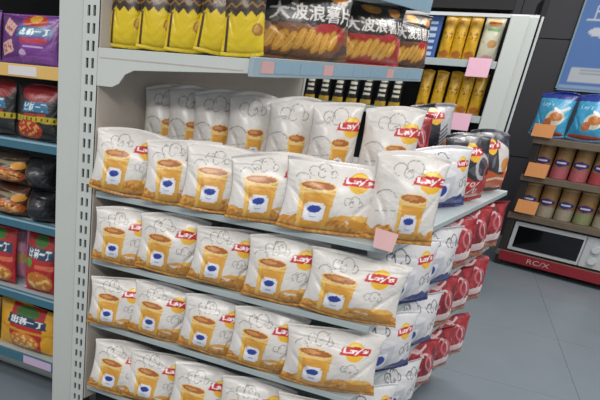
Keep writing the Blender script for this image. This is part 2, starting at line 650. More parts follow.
# ------------------------------------------------------------------ bag maker
def set_print(me, cols):
    at = me.color_attributes.new('print', 'FLOAT_COLOR', 'POINT')
    c = np.ones((len(cols), 4), np.float32)
    c[:, :3] = cols
    at.data.foreach_set('color', c.ravel())


def bag_meshes(name, w, h, t, design, base, seed, nu=88, nv=76, wrinkle=1.0, seal=0.045, pinch=0.07, mat_=None):
    """pillow bag standing on z=0, front towards -y; returns body, top seal, bottom seal meshes"""
    rs = np.random.RandomState(seed)
    nb = 14
    sf = np.linspace(-1, 1, nu)
    sb = np.linspace(1, -1, nb)[1:-1]
    V, F, UU, VV, FR = [], [], [], [], []
    ph = rs.uniform(0, 6.28, 12)
    kk = rs.uniform(1.5, 5.5, 12)
    ring = nu + nb - 2
    sag = 0.02 * rs.uniform(-1, 1)

    def dent(s, v):
        o = 0
        for i in range(5):
            o = o + np.sin(kk[i] * s + kk[i + 5] * 1.6 * v + ph[i])
        o = o / 5 * 0.16
        fold = 0.10 * np.cos(9 * s + ph[6]) * np.exp(-((1 - v) / 0.16) ** 2) + 0.10 * np.cos(8 * s + ph[7]) * np.exp(-(v / 0.14) ** 2)
        crease = -0.14 * np.exp(-((v - 0.80 - 0.12 * s * math.sin(ph[8])) / 0.025) ** 2) * (np.sin(2 * s + ph[9]) * 0.5 + 0.5)
        diag = -0.12 * np.exp(-((v - 0.45 - 0.7 * (abs(s) - 0.75)) / 0.05) ** 2) * (abs(s) > 0.45)
        return (o + fold + crease + diag) * wrinkle

    def droop(s, v):
        return h * wrinkle * (v ** 3 * (-0.030 * s ** 2 + 0.022 * np.sin(1.7 * s + ph[10])) + (1 - v) ** 3 * (0.030 * s ** 2 + 0.008 * np.sin(3.1 * s + ph[11])))

    def half(v):
        return w / 2 * (1 - pinch * np.sin(math.pi * np.clip(v, 0, 1)) ** 0.8)

    for j in range(nv + 1):
        v = j / nv
        z = h * (seal + (1 - 2 * seal) * v)
        B = max(np.sin(math.pi * v ** 0.82), 0) ** 0.62
        hw = half(v)
        xf = sf * hw
        prof = np.clip(1 - np.abs(sf) ** 2.3, 0, 1) ** 0.72
        yf = -(t * 0.68) * (B * prof * (1 + dent(sf, v)) + 0.04 * dent(sf, v) * prof) - 0.0015
        zz = z + sag * h * 0.5 * sf * math.sin(math.pi * v) + droop(sf, v)
        for i in range(nu):
            V.append((xf[i], yf[i], zz[i]))
            UU.append((sf[i] + 1) / 2)
            VV.append(zz[i] / h)
            FR.append(True)
        profb = np.clip(1 - np.abs(sb) ** 2.3, 0, 1) ** 0.72
        for i in range(len(sb)):
            V.append((sb[i] * hw, (t * 0.27) * B * profb[i] + 0.0015, z + sag * h * 0.5 * sb[i] * math.sin(math.pi * v) + droop(sb[i], v)))
            UU.append(0.5)
            VV.append(z / h)
            FR.append(False)
    for j in range(nv):
        for i in range(ring):
            a, b = j * ring + i, j * ring + (i + 1) % ring
            F.append((a, b, b + ring, a + ring))
    F.append(tuple(reversed(range(ring))))
    F.append(tuple(nv * ring + i for i in range(ring)))
    me = bpy.data.meshes.new(name)
    me.from_pydata(V, [], F)
    me.polygons.foreach_set('use_smooth', [True] * len(F))
    p = Paint(np.array(UU), np.array(VV), base, w / h)
    if design:
        design(p, seed)
        p.c[~np.array(FR)] = lin(base)
    set_print(me, p.c)
    me.materials.append(mat_ or FOIL)
    me.update()
    out = [me]
    for top in (True, False):
        n = 40
        V, F, UU, VV = [], [], [], []
        bend = rs.uniform(-0.012, 0.012)
        for side in (-1, 1):
            for j in range(3):
                for i in range(n + 1):
                    s = -1 + 2 * i / n
                    q = j / 2
                    z = h * (1 - seal * (1 - q)) if top else h * seal * (1 - q)
                    rib = 0.0012 * math.sin(i * 2.6) * (q + 0.2)
                    V.append((s * w / 2 * (1 + 0.012 * q), side * 0.0012 + rib + (bend * q * math.sin(2.2 * s + ph[3]) + 0.3 * bend * q) * (1 if top else 0.4), z + droop(s, 1.0 if top else 0.0)))
                    UU.append(i / n)
                    VV.append(z / h)
        m1 = n + 1
        for k in (0, 1):
            o = k * 3 * m1
            for j in range(2):
                for i in range(n):
                    a = o + j * m1 + i
                    F.append((a, a + 1, a + m1 + 1, a + m1))
        for i in range(n):       # close outer edge
            a, b = 2 * m1 + i, 3 * m1 + 2 * m1 + i
            F.append((a, a + 1, b + 1, b))
        s_ = bpy.data.meshes.new(name + ('_top' if top else '_bottom'))
        s_.from_pydata(V, [], F)
        p = Paint(np.array(UU), np.array(VV), base, w / h)
        if design:
            design(p, seed)
        set_print(s_, p.c)
        s_.materials.append(mat_ or FOIL)
        s_.polygons.foreach_set('use_smooth', [True] * len(F))
        s_.update()
        out.append(s_)
    return out


_CO = {}


def low_z(me, Mx):
    if me.name not in _CO:
        c = np.empty(len(me.vertices) * 3)
        me.vertices.foreach_get('co', c)
        _CO[me.name] = c.reshape(-1, 3)
    r = np.array(Mx)[2]
    return float((_CO[me.name] @ r[:3]).min() + r[3])


def place_bag(name, ms, loc, yaw, lean, roll, label, cat, group=None, sc=1.0):
    """yaw about z, lean backwards (top away), roll in its own plane"""
    o = bpy.data.objects.new(name, None)
    o.empty_display_size = 0.03
    COL.objects.link(o)
    Mx = Matrix.Translation(Vector(loc)) @ Matrix.Rotation(yaw, 4, 'Z') @ Matrix.Rotation(-lean, 4, 'X') @ Matrix.Rotation(roll, 4, 'Y') @ Matrix.Scale(sc, 4)
    lo = min(low_z(me, Mx) for me in ms)
    Mx = Matrix.Translation((0, 0, loc[2] - lo)) @ Mx          # the lowest point rests on the surface
    o.matrix_world = Mx
    tag(o, label, cat, group)
    for nm, me in zip(('bag_body', 'top_seal', 'bottom_seal'), ms):
        link(nm, me, None, o)
    return o


ORD = ['first', 'second', 'third', 'fourth', 'fifth', 'sixth', 'seventh', 'eighth', 'ninth']

# ================================================================== SETTING
fl = MB().box(-3.2, 5.6, -3.2, 6.4, -0.06, -0.004).build('floor', M_joint)
fl['kind'] = 'structure'
T = 0.8
tile = MB().box(0.0008, T - 0.0008, 0.0008, T - 0.0008, -0.004, 0).mesh('floor_tile')
for i in range(-2, 5):
    for j in range(-1, 6):
        o = link('floor_tile', tile, M_floor, fl)
        o.location = (i * T + 0.3, j * T - 0.2, 0)
WY = 4.75
wl = MB().box(0.2, 6.0, WY, WY + 0.1, 0, 3.0).build('wall_back', M_walljoint)
wl['kind'] = 'structure'
for i in range(5):
    for (z0, z1) in ((0.0, 0.72), (0.725, 1.70), (1.705, 3.0)):
        MB().box(0.2 + i * 1.15 + 0.003, 0.2 + (i + 1) * 1.15 - 0.003, WY - 0.012, WY, z0 + 0.002, z1 - 0.002).build('wall_panel', M_wall, wl)

# ================================================================== MAIN GONDOLA
Z0, Z1, Z2, Z3, Z4 = 1.392, 0.939, 0.695, 0.446, 0.165
W, L, W0 = 0.9615, 1.349, 0.50
g = thing('gondola_shelving', 'pale grey slotted-upright shelving unit loaded with white and gold chips bags', 'shelf')


def plan(a0, a1, b0, b1):
    return [tuple(S(a, b, 0)[:2]) for a, b in ((a0, b0), (a1, b0), (a1, b1), (a0, b1))]


MB().box(-0.146, -0.056, 0.0, 0.03, 0, 2.05).build('side_panel', M_panel, g, 0.002)
# upright: front plate with two columns of open slots
ub = MB()
xs = [-0.054, -0.039, -0.029, -0.019, -0.009, 0.004]
zz = [0.0]
z = 0.03
while z < 2.02:
    zz += [z, z + 0.03]
    z += 0.05
zz.append(2.05)
for i in range(5):
    for j in range(len(zz) - 1):
        if i in (1, 3) and j % 2 == 1:
            continue
        k = len(ub.v)
        ub.v += [(xs[i], -0.003, zz[j]), (xs[i + 1], -0.003, zz[j]), (xs[i + 1], -0.003, zz[j + 1]), (xs[i], -0.003, zz[j + 1])]
        ub.f.append((k, k + 1, k + 2, k + 3))
for i in (1, 3):
    for j in range(1, len(zz) - 1, 2):   # slot side walls give the holes depth
        x0, x1, a0, a1 = xs[i], xs[i + 1], zz[j], zz[j + 1]
        k = len(ub.v)
        for yy in (-0.003, 0.006):
            ub.v += [(x0, yy, a0), (x1, yy, a0), (x1, yy, a1), (x0, yy, a1)]
        ub.f += [(k, k + 4, k + 5, k + 1), (k + 1, k + 5, k + 6, k + 2), (k + 2, k + 6, k + 7, k + 3), (k + 3, k + 7, k + 4, k)]
up = ub.build('upright', M_white, g)
MB().box(-0.054, 0.004, 0.006, 0.05, 0, 2.05).build('slot_shade_liner', M_slot, up)  # added dark liner; its colour stands in for shade inside the slots
MB().prism([(0.0045, 0.002), (0.0095, 0.002), tuple(S(0.0095, L, 0)[:2]), tuple(S(0.0045, L, 0)[:2])], 0.1, 2.05).build('back_panel', M_beige, g)
# far upright
q = S(0, L, 0)
MB().box(q[0] - 0.03, q[0] + 0.012, q[1], q[1] + 0.04, 0, 2.05).build('upright', M_white, g)


def shelf(z, wd, th, rail=None):
    sh = MB().prism(plan(0.014, wd, 0.004, L), z - th, z).build('shelf_board', M_shelf, g, 0.002)
    return sh


for z in (Z1, Z2, Z3, Z4):
    sh = shelf(z, W, 0.02)
# base plinth under the lowest deck
MB().prism(plan(0.014, W - 0.06, 0.06, L - 0.04), 0, Z4 - 0.021).build('base_plinth', M_gap, g)
# top shelf with stepped end bracket and price rail
sh = MB().prism(plan(0.014, W0, 0.005, L), Z0 - 0.018, Z0).build('shelf_board', M_shelf, g, 0.002)
MB().extr([(0.005, -0.004, Z0), (W0 - 0.005, -0.004, Z0), (W0 - 0.005, -0.004, Z0 - 0.038), (0.135, -0.004, Z0 - 0.058),
           (0.105, -0.004, Z0 - 0.072), (0.085, -0.004, Z0 - 0.10), (0.06, -0.004, Z0 - 0.112), (0.005, -0.004, Z0 - 0.112)], (0, 0.008, 0)).build('bracket', M_white, sh, 0.001)
MB().extr([(0.012, -0.0052, Z0 - 0.026), (W0 - 0.02, -0.0052, Z0 - 0.030), (W0 - 0.02, -0.0052, Z0 - 0.033), (0.012, -0.0052, Z0 - 0.029)], (0, 0.0015, 0)).build('bracket_fold', M_beige, sh)
rail = MB().prism(plan(W0, W0 + 0.012, -0.012, L), Z0 - 0.046, Z0 + 0.006).build('price_rail', M_railgrey, g, 0.002)
rs = random.Random(4)
b = 0.03
cols = [M_lpink, M_lblue, M_lblue, M_lpink, M_lblue, M_lblue, M_lblue, M_lpink, M_lblue, M_lblue]
for k, m in enumerate(cols):
    ln = (0.07 if m is M_lpink else 0.15)
    if b + ln > L:
        break
    MB().prism(plan(W0 + 0.0121, W0 + 0.0135, b, b + ln), Z0 - 0.036, Z0 - 0.004).build('price_label', m, rail)
    b += ln + 0.004
# shelf above, only its far front strip shows at the top of the photo
Z5 = 1.665
sh5 = MB().prism(plan(0.014, W0 - 0.03, 0.005, L), Z5 - 0.018, Z5).build('shelf_board', M_shelf, g)
rail5 = MB().prism(plan(W0 - 0.03, W0 - 0.018, 0, L), Z5 - 0.05, Z5 + 0.006).build('price_rail', M_lblue, g)

# white riser lip behind the front row on the display level
LB, LZ = 0.165, 1.125
r_ = thing('display_riser', 'white card riser lip behind the front bags on the display level', 'riser')
MB().prism(plan(0.03, 0.80, LB, LB + 0.006), Z1 + 0.001, LZ).build('lip', M_lwhite, r_)
MB().prism(plan(0.03, 0.80, LB + 0.006, 0.95), Z1 + 0.001, 1.045).build('step', M_lwhite, r_)

# ================================================================== CHIPS BAGS
WHITE = '#dcd8d4'
BW, BH, BT = 0.28, 0.215, 0.062
MILKN = [bag_meshes('milk_bag_small', 0.24, 0.21, 0.058, d_milk, WHITE, 12 + k * 7, wrinkle=1.2 + 0.15 * k) for k in range(4)]
MILKN += [bag_meshes('milk_bag_wide', 0.285, 0.206, 0.07, d_milk, WHITE, 18 + k * 5, wrinkle=1.2) for k in range(2)]
MILK = [bag_meshes('milk_bag', BW, BH, BT, d_milk, WHITE, 11 + k * 7, wrinkle=1.25 + 0.15 * k) for k in range(4)]
MILK[1] = bag_meshes('milk_bag', 0.245, 0.215, 0.066, d_milk, WHITE, 27, wrinkle=1.2)
MILK.append(bag_meshes('milk_bag', 0.26, 0.225, 0.066, d_milk, WHITE, 29, wrinkle=1.2))
MILKR = [bag_meshes('milk_bag_right', 0.155, 0.25, 0.06, d_milk_right, WHITE, 31 + k * 7, nu=72) for k in range(3)]
CORNER = bag_meshes('corner_bag', 0.185, 0.25, 0.075, d_milk_right, WHITE, 47, nu=72)
PLUMP = bag_meshes('plump_bag', 0.165, 0.245, 0.08, d_milk_right, WHITE, 48, nu=72)
BLUE = [bag_meshes('blue_bag', 0.295, BH, BT, d_blue, '#d9d9dc', 51 + k * 7) for k in range(2)]
REDB = [bag_meshes('red_bag', 0.235, BH, BT, d_red, '#981a24', 61 + k * 7) for k in range(3)]
BLKR = bag_meshes('black_red_bag', 0.25, 0.25, 0.085, d_black_red, '#22232b', 71)
BLKO = bag_meshes('black_orange_bag', 0.25, 0.25, 0.085, d_black_orange, '#2a2b33', 81)
GREY = bag_meshes('grey_black_bag', 0.23, 0.25, 0.075, d_grey_black, '#1e1f2a', 91)


def solve_a(px, b, z):
    lo, hi = -0.2, 1.4
    for _ in range(40):
        m = (lo + hi) / 2
        if proj(S(m, b, z))[0] < px:
            lo = m
        else:
            hi = m
    return (lo + hi) / 2


def solve_b(px, a, z):
    lo, hi = -0.2, 2.0
    for _ in range(40):
        m = (lo + hi) / 2
        if proj(S(a, m, z))[0] < px:
            lo = m
        else:
            hi = m
    return (lo + hi) / 2


rg = random.Random(12)
D = math.radians


def end_row(z, xs, b0, yaw, lean, rolls, level, variants, scs, sets):
    for i, x in enumerate(xs):
        bb = b0 - (0.016 if i == 0 else 0.0)
        a = solve_a(x, bb, z + 0.1)
        loc = S(a, bb, z + 0.0015)
        roll = rolls[i % len(rolls)]
        place_bag('chips_bag', sets[variants[i]], loc, D(yaw[i % len(yaw)]), D(lean[i % len(lean)]), D(roll),
                  'white and gold chips bag, %s from the slotted upright %s' % (ORD[i], level),
                  'chips bag', 'cup-picture chips bags facing the camera', scs[i])


end_row(Z1, (126, 181, 224, 275, 331), 0.012, (20, 22, 22, 22, 18), (14, 14, 14, 14, 16), (4, 0, 3, 0, 2), "in the top front row", (4, 1, 2, 3, 0), (0.95, 0.97, 0.95, 0.97, 1.0), MILK)
end_row(Z2, (124, 170, 224, 284, 352), 0.012, (18, 14, 14, 12, 8), (8, 8, 10, 8, 8), (2, 2, 4, 0, 2), 'on the second tier', (1, 2, 3, 1, 4), (0.95, 0.98, 0.95, 1, 0.97), MILKN)
end_row(Z3, (118, 160, 212, 265, 331), 0.012, (18, 14, 14, 12, 8), (8, 10, 8, 8, 8), (2, 4, 4, 2, -2), 'on the third tier', (3, 0, 1, 2, 5), (0.95, 0.96, 0.97, 1, 1), MILKN)
end_row(Z4, (118, 155, 201, 251, 318), 0.012, (20, 16, 16, 14, 8), (14, 12, 10, 10, 10), (6, 5, 4, 3, 2), 'on the lowest tier', (2, 3, 0, 1, 5), (1, 1.02, 1.02, 1.05, 1.1), MILKN)

# corner bag on the display level
a = solve_a(404, 0.055, 1.05)
place_bag('chips_bag', CORNER, S(a, 0.055, Z1 + 0.0015), D(8), D(12), D(0), "white and gold chips bag at the display level's outer corner", 'chips bag', None, 1.0)
ft = S(W + 0.0, -0.006, Z1)
o = MB().extr([(ft[0] - 0.055, -0.004, Z1 + 0.03), (ft[0] + 0.005, -0.004, Z1 + 0.022), (ft[0] + 0.0, -0.022, Z1 - 0.025), (ft[0] - 0.05, -0.022, Z1 - 0.02)], (0, 0.003, 0)).build('price_tag', M_lpink)
o.location = (0.012, -0.004, 0.022)
tag(o, 'small pinkish price tag on the front corner of the display level', 'price tag')
# standing back row
xb = (166, 190, 216, 251, 292, 335)
for i, x in enumerate(xb):
    a = solve_a(x, 0.225, 1.2)
    place_bag('chips_bag', MILKR[2 if i == 5 else i % 2], S(a, 0.225, 1.047), D(24), D(4), D(0),
              'upright white chips bag, %s from the beige back panel in the shaded back row' % ORD[i], 'chips bag', 'upright white bags in the back row', 0.98)
a = solve_a(391, 0.25, 1.2)
place_bag('chips_bag', PLUMP, S(a, 0.25, 1.047), D(12), D(8), D(0), 'plump white chips bag with red logo, rightmost white bag of the back row', 'chips bag')


# bags along the long side, facing the aisle
SIDE = math.atan2(XN[1], XN[0]) + math.pi / 2


def side_bag(ms, px, inset, z, turn, lean, label, sc=1.0, group=None, zz=None):
    b = solve_b(px, W - inset, z + 0.1)
    return place_bag('chips_bag', ms, S(W - inset, b, (zz or z) + 0.0015), SIDE + D(turn), D(lean), D(0), label, 'chips bag', group, sc)


side_bag(BLUE[0], 443, 0.09, Z1, -22, 8, 'silver-white chips bag with blue bottom beside the corner bag on the display level')
side_bag(BLKR, 466, 0.07, Z1, -22, 8, 'black and red chips bag with round logo on the display level')
side_bag(BLKO, 488, 0.07, Z1, -22, 8, 'black and orange chips bag at the far end of the display level')
b = solve_b(409, 0.735, 1.15)
place_bag('chips_bag', REDB[0], S(0.735, b, 1.0465), SIDE + D(-25), D(8), 0, 'red chips bag wedged behind the plump white back row bag', 'chips bag', None, 0.95)
b = solve_b(430, 0.735, 1.15)
place_bag('chips_bag', GREY, S(0.735, b, 1.0465), SIDE + D(-25), D(6), 0, 'navy and grey chips bag with yellow logo behind the red one', 'chips bag', None, 0.95)
for lev, z in (('second tier', Z2), ('third tier', Z3), ('lowest tier', Z4)):
    for i, b in enumerate((0.235, 0.515, 0.775, 0.985, 1.20)):
        ms = BLUE[i] if i < 2 else REDB[(i + int(z * 10)) % 3]
        kind = 'white and navy' if i < 2 else 'red and orange'
        who = ('nearer', 'farther')[i] if i < 2 else ('nearest', 'middle', 'farthest')[i - 2]
        place_bag('chips_bag', ms, S(W - 0.02, b, z + 0.0015), SIDE + D(-26 + (i * 7) % 9), D(3), D((i * 2) % 3 - 1),
                  '%s chips bag facing the aisle, %s on the %s' % (kind, who, lev), 'chips bag', 'bags facing the aisle', 0.99)

# ------------------------------------------------------------------ top shelf
YEL = [bag_meshes('yellow_bag', 0.122, 0.236, 0.044, d_yellow, '#e2c51e', 101 + 7 * k, nu=60, nv=70) for k in range(2)]
WAV = bag_meshes('wave_bag', 0.42, 0.232, 0.085, d_wave, '#8a5a34', 121, nu=110)
WAVS = bag_meshes('wave_small_bag', 0.30, 0.225, 0.075, d_wave, '#7a4a2c', 141, nu=90)
WAVR = bag_meshes('wave_red_bag', 0.43, 0.232, 0.085, d_wave_red, '#b32520', 131, nu=110)
for i, x in enumerate((127, 156, 185, 215, 244)):
    a = solve_a(x, 0.06, Z0 + 0.05)
    place_bag('yellow_chips_bag', YEL[i % 2], S(a, 0.06, Z0 + 0.0015), D(14), D(4), D((0, 0, 0, 3, -4)[i]),
              'yellow chips bag with dark zigzag top, %s from the slotted upright on the top shelf' % ORD[i], 'chips bag', 'yellow bags on the top shelf')
b = solve_b(300, W0 - 0.10, Z0 + 0.05)
place_bag('wavy_chips_bag', WAV, S(W0 - 0.10, b, Z0 + 0.0015), SIDE + D(-24), D(6), D(0), 'dark chips bag with ridged chips and white lettering on the top shelf', 'chips bag')
b = solve_b(364, W0 - 0.10, Z0 + 0.05)
place_bag('wavy_chips_bag', WAVR, S(W0 - 0.10, b, Z0 + 0.0015), SIDE + D(-18), D(6), D(0), 'red and black ridged chips bag with white lettering on the top shelf', 'chips bag')
b = solve_b(405, W0 - 0.10, Z0 + 0.05)
place_bag('wavy_chips_bag', WAVS, S(W0 - 0.10, b, Z0 + 0.0015), SIDE + D(-18), D(6), D(0), 'dark ridged chips bag at the far end of the top shelf', 'chips bag')

# ================================================================== LEFT SHELVING
LX0, LX1, LY = -1.1, -0.15, 0.012
ls = thing('noodle_shelving', 'shelving with yellow and blue price rails at the left, holding packet noodles', 'shelf')
LZs = []
for (yt, yb) in ((67.5, 81), (144.5, 155.5), (227.5, 237.5), (302, 312), (366, 374.6)):
    zt = hit(57, yt, (0, LY, 0), (0, 1, 0))[2]
    zb = hit(57, yb, (0, LY, 0), (0, 1, 0))[2]
    LZs.append((zt, zb))
for k, (zt, zb) in enumerate(LZs):
    MB().box(LX0, LX1, LY + 0.012, LY + 0.42, zt - 0.03, zt - 0.01).build('shelf_board', M_shelf, ls)
    rl = MB().box(LX0, LX1, LY, LY + 0.011, zb, zt).build('price_rail', M_railyel if k == 0 else M_railblue, ls, 0.002)
    if k == 0:
        MB().box(-0.36, -0.24, LY - 0.002, LY, zb + 0.006, zt - 0.006).build('price_label', M_lwhite, rl)
    if k == 4:
        MB().box(-0.30, -0.16, LY - 0.002, LY, zb + 0.003, zt - 0.003).build('price_label', M_lilac, rl)
    if k in (1, 2, 3):
        MB().box(LX0, LX1, LY - 0.0015, LY, zt - 0.010, zt - 0.003).build('rail_edge', M_lblue, rl)
MB().box(LX0, LX1, LY, LY + 0.42, 1.66, 1.68).build('shelf_board', M_shelf, ls)
MB().box(LX0, LX1, LY + 0.42, LY + 0.44, 0.1, 1.9).build('back_panel', M_dark, ls)  # near-black colour also carries the shade below the next shelf up
MB().box(LX1 + 0.002, LX1 + 0.006, LY + 0.02, LY + 0.44, 0.1, 1.9).build('end_panel', M_dark, ls)
MB().box(LX0, LX1, LY + 0.16, LY + 0.40, 0.0, LZs[4][1] - 0.01).build('base_plinth', M_panel, ls, 0.02)

ALONG = lambda x, y, Y: hit(x, y, (0, Y, 0), (0, 1, 0))


def left_pack(name, x0, x1, ybot, ytop, lev, design, base, seed, label, depth=0.06, t=0.06, z0=None, cat='noodle pack', inset=0.01, lean=5):
    Y = LY + depth
    p0, p1 = ALONG(x0, ybot, Y), ALONG(x1, ybot, Y)
    zt = ALONG((x0 + x1) / 2, ytop, Y)[2]
    zb = LZs[lev][0] - 0.010 if z0 is None else z0
    w_, h_ = p1[0] - p0[0], zt - zb
    ms = bag_meshes(name, w_, h_, t, design, base, seed, nu=64, nv=56, wrinkle=0.5, seal=0.03, pinch=0.02)
    place_bag(name, ms, ((p0[0] + p1[0]) / 2, Y, zb + 0.001), 0, D(lean), 0, label, cat)
    return zt


left_pack('noodle_pack', 2, 59, 62, 14, 0, d_purple, '#7a3f94', 201, 'purple noodle pack with two biscuit pictures on the yellow-railed shelf')
left_pack('noodle_pack', -56, 1, 55, 9, 0, d_purple, '#7a3f94', 202, 'purple noodle pack cut off at the left edge on the yellow-railed shelf')
left_pack('noodle_pack', 17, 58, 140, 84, 1, d_blackpack, '#1b1c20', 203, 'black noodle pack with red crown and yellow band')
left_pack('noodle_pack', -25, 16, 133, 78, 1, d_blackpack, '#1b1c20', 204, 'black noodle pack with yellow band cut off at the left edge')
zt = left_pack('noodle_pack', -4, 30, 216, 183, 2, d_foodpack, '#4a2c1e', 205, 'brown noodle pack with food picture, lower of the stacked two', t=0.12)
left_pack('noodle_pack', -4, 30, 183, 152, 2, d_foodpack, '#3a2a1e', 206, 'brown noodle pack with food picture, upper of the stacked two', t=0.12, z0=zt)
zt = left_pack('noodle_pack', 31, 57, 222, 190, 2, d_plainblack, '#1d1f24', 207, 'plain black pack, lower of two beside the food packs', t=0.12)
left_pack('noodle_pack', 29, 57, 190, 158, 2, d_plainblack, '#191a1e', 208, 'plain black pack, upper of two beside the food packs', t=0.12, z0=zt)
left_pack('noodle_pack', 25, 56, 300, 234, 3, d_redpack, '#ae2226', 209, 'red noodle pack with green badge beside a pink pack')
left_pack('noodle_pack', 15, 27, 294, 231, 3, d_pinkpack, '#c987a8', 210, 'narrow pink pack between two red noodle packs', depth=0.13, t=0.04)
left_pack('noodle_pack', -18, 16, 288, 226, 3, d_redpack, '#ae2226', 211, 'red noodle pack cut off at the left edge beside the pink pack')
left_pack('noodle_pack', 1, 56, 362, 306, 4, d_yellowpack, '#dba220', 212, 'yellow and red noodle pack on the lowest left shelf')
left_pack('noodle_pack', -54, 0, 346, 290, 4, d_yellowpack, '#dba220', 213, 'yellow noodle pack at the left edge of the lowest left shelf')

# ================================================================== FAR SNACK UNIT
FY = 2.55
AT = lambda x, y: ALONG(x, y, FY)
fu = thing('snack_shelving', 'far shelving unit of tall yellow snack packs with a white end post', 'shelf')
pr = AT(540, 17)
pl = AT(512, 15)
PX0, PX1, PT = pl[0], pr[0], pl[2]
MB().box(PX0, PX0 + (PX1 - PX0) * 0.66, FY, FY + 0.05, 0, PT).build('end_post', M_white, fu, 0.003)
MB().box(PX0 + (PX1 - PX0) * 0.66, PX1, FY + 0.015, FY + 0.06, 0, PT - 0.005).build('post_side', M_panel, fu, 0.002)
MB().box(PX1 + 0.002, PX1 + 0.03, FY + 0.05, FY + 0.5, 0, PT + 0.1).build('side_board', M_dark, fu)
MB().box(PX1 + 0.012, PX1 + 0.024, FY + 0.04, FY + 0.05, 0, PT).build('edge_strip', M_steel, fu)
XL = AT(215, 60)[0]
MB().box(XL, PX0 + 0.02, FY + 0.42, FY + 0.44, 0, PT + 0.3).build('back_panel', M_dark, fu)
s1, s2 = AT(455, 59)[2], AT(465, 115)[2]
for z in (s1, s2, 0.55, 0.2):
    b_ = MB().box(XL, PX0 - 0.004, FY + 0.012, FY + 0.42, z - 0.03, z - 0.012).build('shelf_board', M_shelf, fu)
    MB().box(XL, PX0 - 0.004, FY, FY + 0.011, z - 0.04, z).build('price_rail', M_shelf, fu, 0.002)
MB().box(XL, PX0, FY + 0.05, FY + 0.42, PT + 0.03, PT + 0.30).build('canopy', M_dark, fu)
MB().box(XL, PX1, FY + 0.02, FY + 0.04, PT - 0.012, PT + 0.006).build('light_rail', M_lamp, fu)
for x0, x1, y0, y1, lab in ((467, 490, 58, 77, 0), (451, 470, 113, 130, 1)):
    a0, a1 = AT(x0, (y0 + y1) / 2), AT(x1, (y0 + y1) / 2)
    zt, zb = AT((x0 + x1) / 2, y0)[2], AT((x0 + x1) / 2, y1)[2]
    o = MB().extr([(a0[0], FY - 0.006, zt), (a1[0], FY - 0.006, zt), (a1[0], FY - 0.02, zb), (a0[0], FY - 0.02, zb)], (0, 0.003, 0)).build('price_tag', M_pink)
    tag(o, ('pink price tag hanging from the upper rail of the yellow snack shelf', 'pink price tag on the lower rail of the yellow snack shelf')[lab], 'price tag', 'pink price tags')
TY = [bag_meshes('tall_pack', 0.068, 0.25, 0.045, d_tallyellow, '#d2a31a', 301 + k, nu=30, nv=60, wrinkle=0.6, seal=0.03, pinch=0.03) for k in range(2)]
TC = bag_meshes('tall_cream_pack', 0.105, 0.25, 0.05, d_tallcream, '#cfcdb6', 311, nu=36, nv=60, wrinkle=0.6, seal=0.03, pinch=0.03)
TB = bag_meshes('tall_black_pack', 0.07, 0.225, 0.045, d_tallblack, '#1f1f22', 312, nu=30, nv=60, wrinkle=0.6, seal=0.03, pinch=0.03)


def far_pack(ms, x, z, label, k, sc=1.0, hz=0.1):
    lo, hi = 0.0, 2.5
    for _ in range(40):
        m = (lo + hi) / 2
        if proj((m, FY + 0.07, z + hz))[0] < x:
            lo = m
        else:
            hi = m
    place_bag('snack_pack', ms, (lo, FY + 0.07, z - 0.011), D(0), D(3), 0, label, 'snack pack', 'tall packs on the far shelf', sc)


for i, x in enumerate((447, 459, 472)):
    far_pack(TY[i % 2], x, s1, 'tall yellow snack pack, %s from the blue carton on the upper far shelf' % ORD[i], i)
far_pack(TC, 490, s1, 'tall cream snack pack with green band next to the white end post', 0)
for i, x in enumerate((424, 438, 452, 464, 477)):
    far_pack(TY[i % 2], x, s2, 'tall yellow snack pack, %s from the left on the lower far shelf' % ORD[i], i)
for i, x in enumerate((298, 312, 326, 340, 354, 368, 383, 397)):
    far_pack(TB, x, s2, 'tall black snack pack, %s from the left on the lower far shelf' % ORD[i], i)
p0, p1 = AT(424, 45), AT(438, 47)
bx = MB().box(-0.5, 0.5, 0, 1, 0, 1).mesh('carton')
zt = AT(434, -8)[2]
n = 24
V, F, UU, VV = [], [], [], []
bw, bh = p1[0] - p0[0], 0.245


def print_box(name, w_, d_, h_, design, base, nx=24, nz=48):
    V, F, UU, VV = [], [], [], []
    for j in range(nz + 1):
        for i in range(nx + 1):
            V.append((-w_ / 2 + w_ * i / nx, 0, h_ * j / nz))
            UU.append(i / nx)
            VV.append(j / nz)
    for j in range(nz):
        for i in range(nx):
            a = j * (nx + 1) + i
            F.append((a, a + 1, a + nx + 2, a + nx + 1))
    k = len(V)
    V += [(-w_ / 2, 0, 0), (w_ / 2, 0, 0), (w_ / 2, d_, 0), (-w_ / 2, d_, 0), (-w_ / 2, 0, h_), (w_ / 2, 0, h_), (w_ / 2, d_, h_), (-w_ / 2, d_, h_)]
    UU += [-9] * 8
    VV += [-9] * 8
    F += [(k + 3, k + 2, k + 1, k), (k + 4, k + 5, k + 6, k + 7), (k + 1, k + 2, k + 6, k + 5), (k + 2, k + 3, k + 7, k + 6), (k + 3, k, k + 4, k + 7)]
    me = bpy.data.meshes.new(name)
    me.from_pydata(V, [], F)
    p = Paint(np.array(UU, float), np.array(VV, float), base, w_ / h_)
    design(p, 0)
    p.c[k:] = lin(base)
    set_print(me, p.c)
    me.materials.append(CARD)
    me.update()
    return me


o = link('snack_carton', print_box('snack_carton', bw, 0.08, bh, d_bluebox, '#2f5296'))
o.location = ((p0[0] + p1[0]) / 2 - 0.01, FY + 0.045, s1 - 0.011)
tag(o, 'tall blue carton with pale lettering left of the yellow snack packs', 'carton')

# ================================================================== RIGHT RACK
RO = hit(493, 262, (0, 0, 0), (0, 0, 1))
RD = np.array([0.951, -0.309, 0.0])           # along the rack front
RB = np.array([0.309, 0.951, 0.0])            # towards its back
RYAW = math.atan2(RD[1], RD[0])


def rk(x, y):
    """pixel -> (distance along rack front, height)"""
    p = hit(x, y, RO, RB)
    return (p - RO) @ RD, p[2]


def RP(s, d, z):
    q = RO + RD * s + RB * d
    return (q[0], q[1], z)


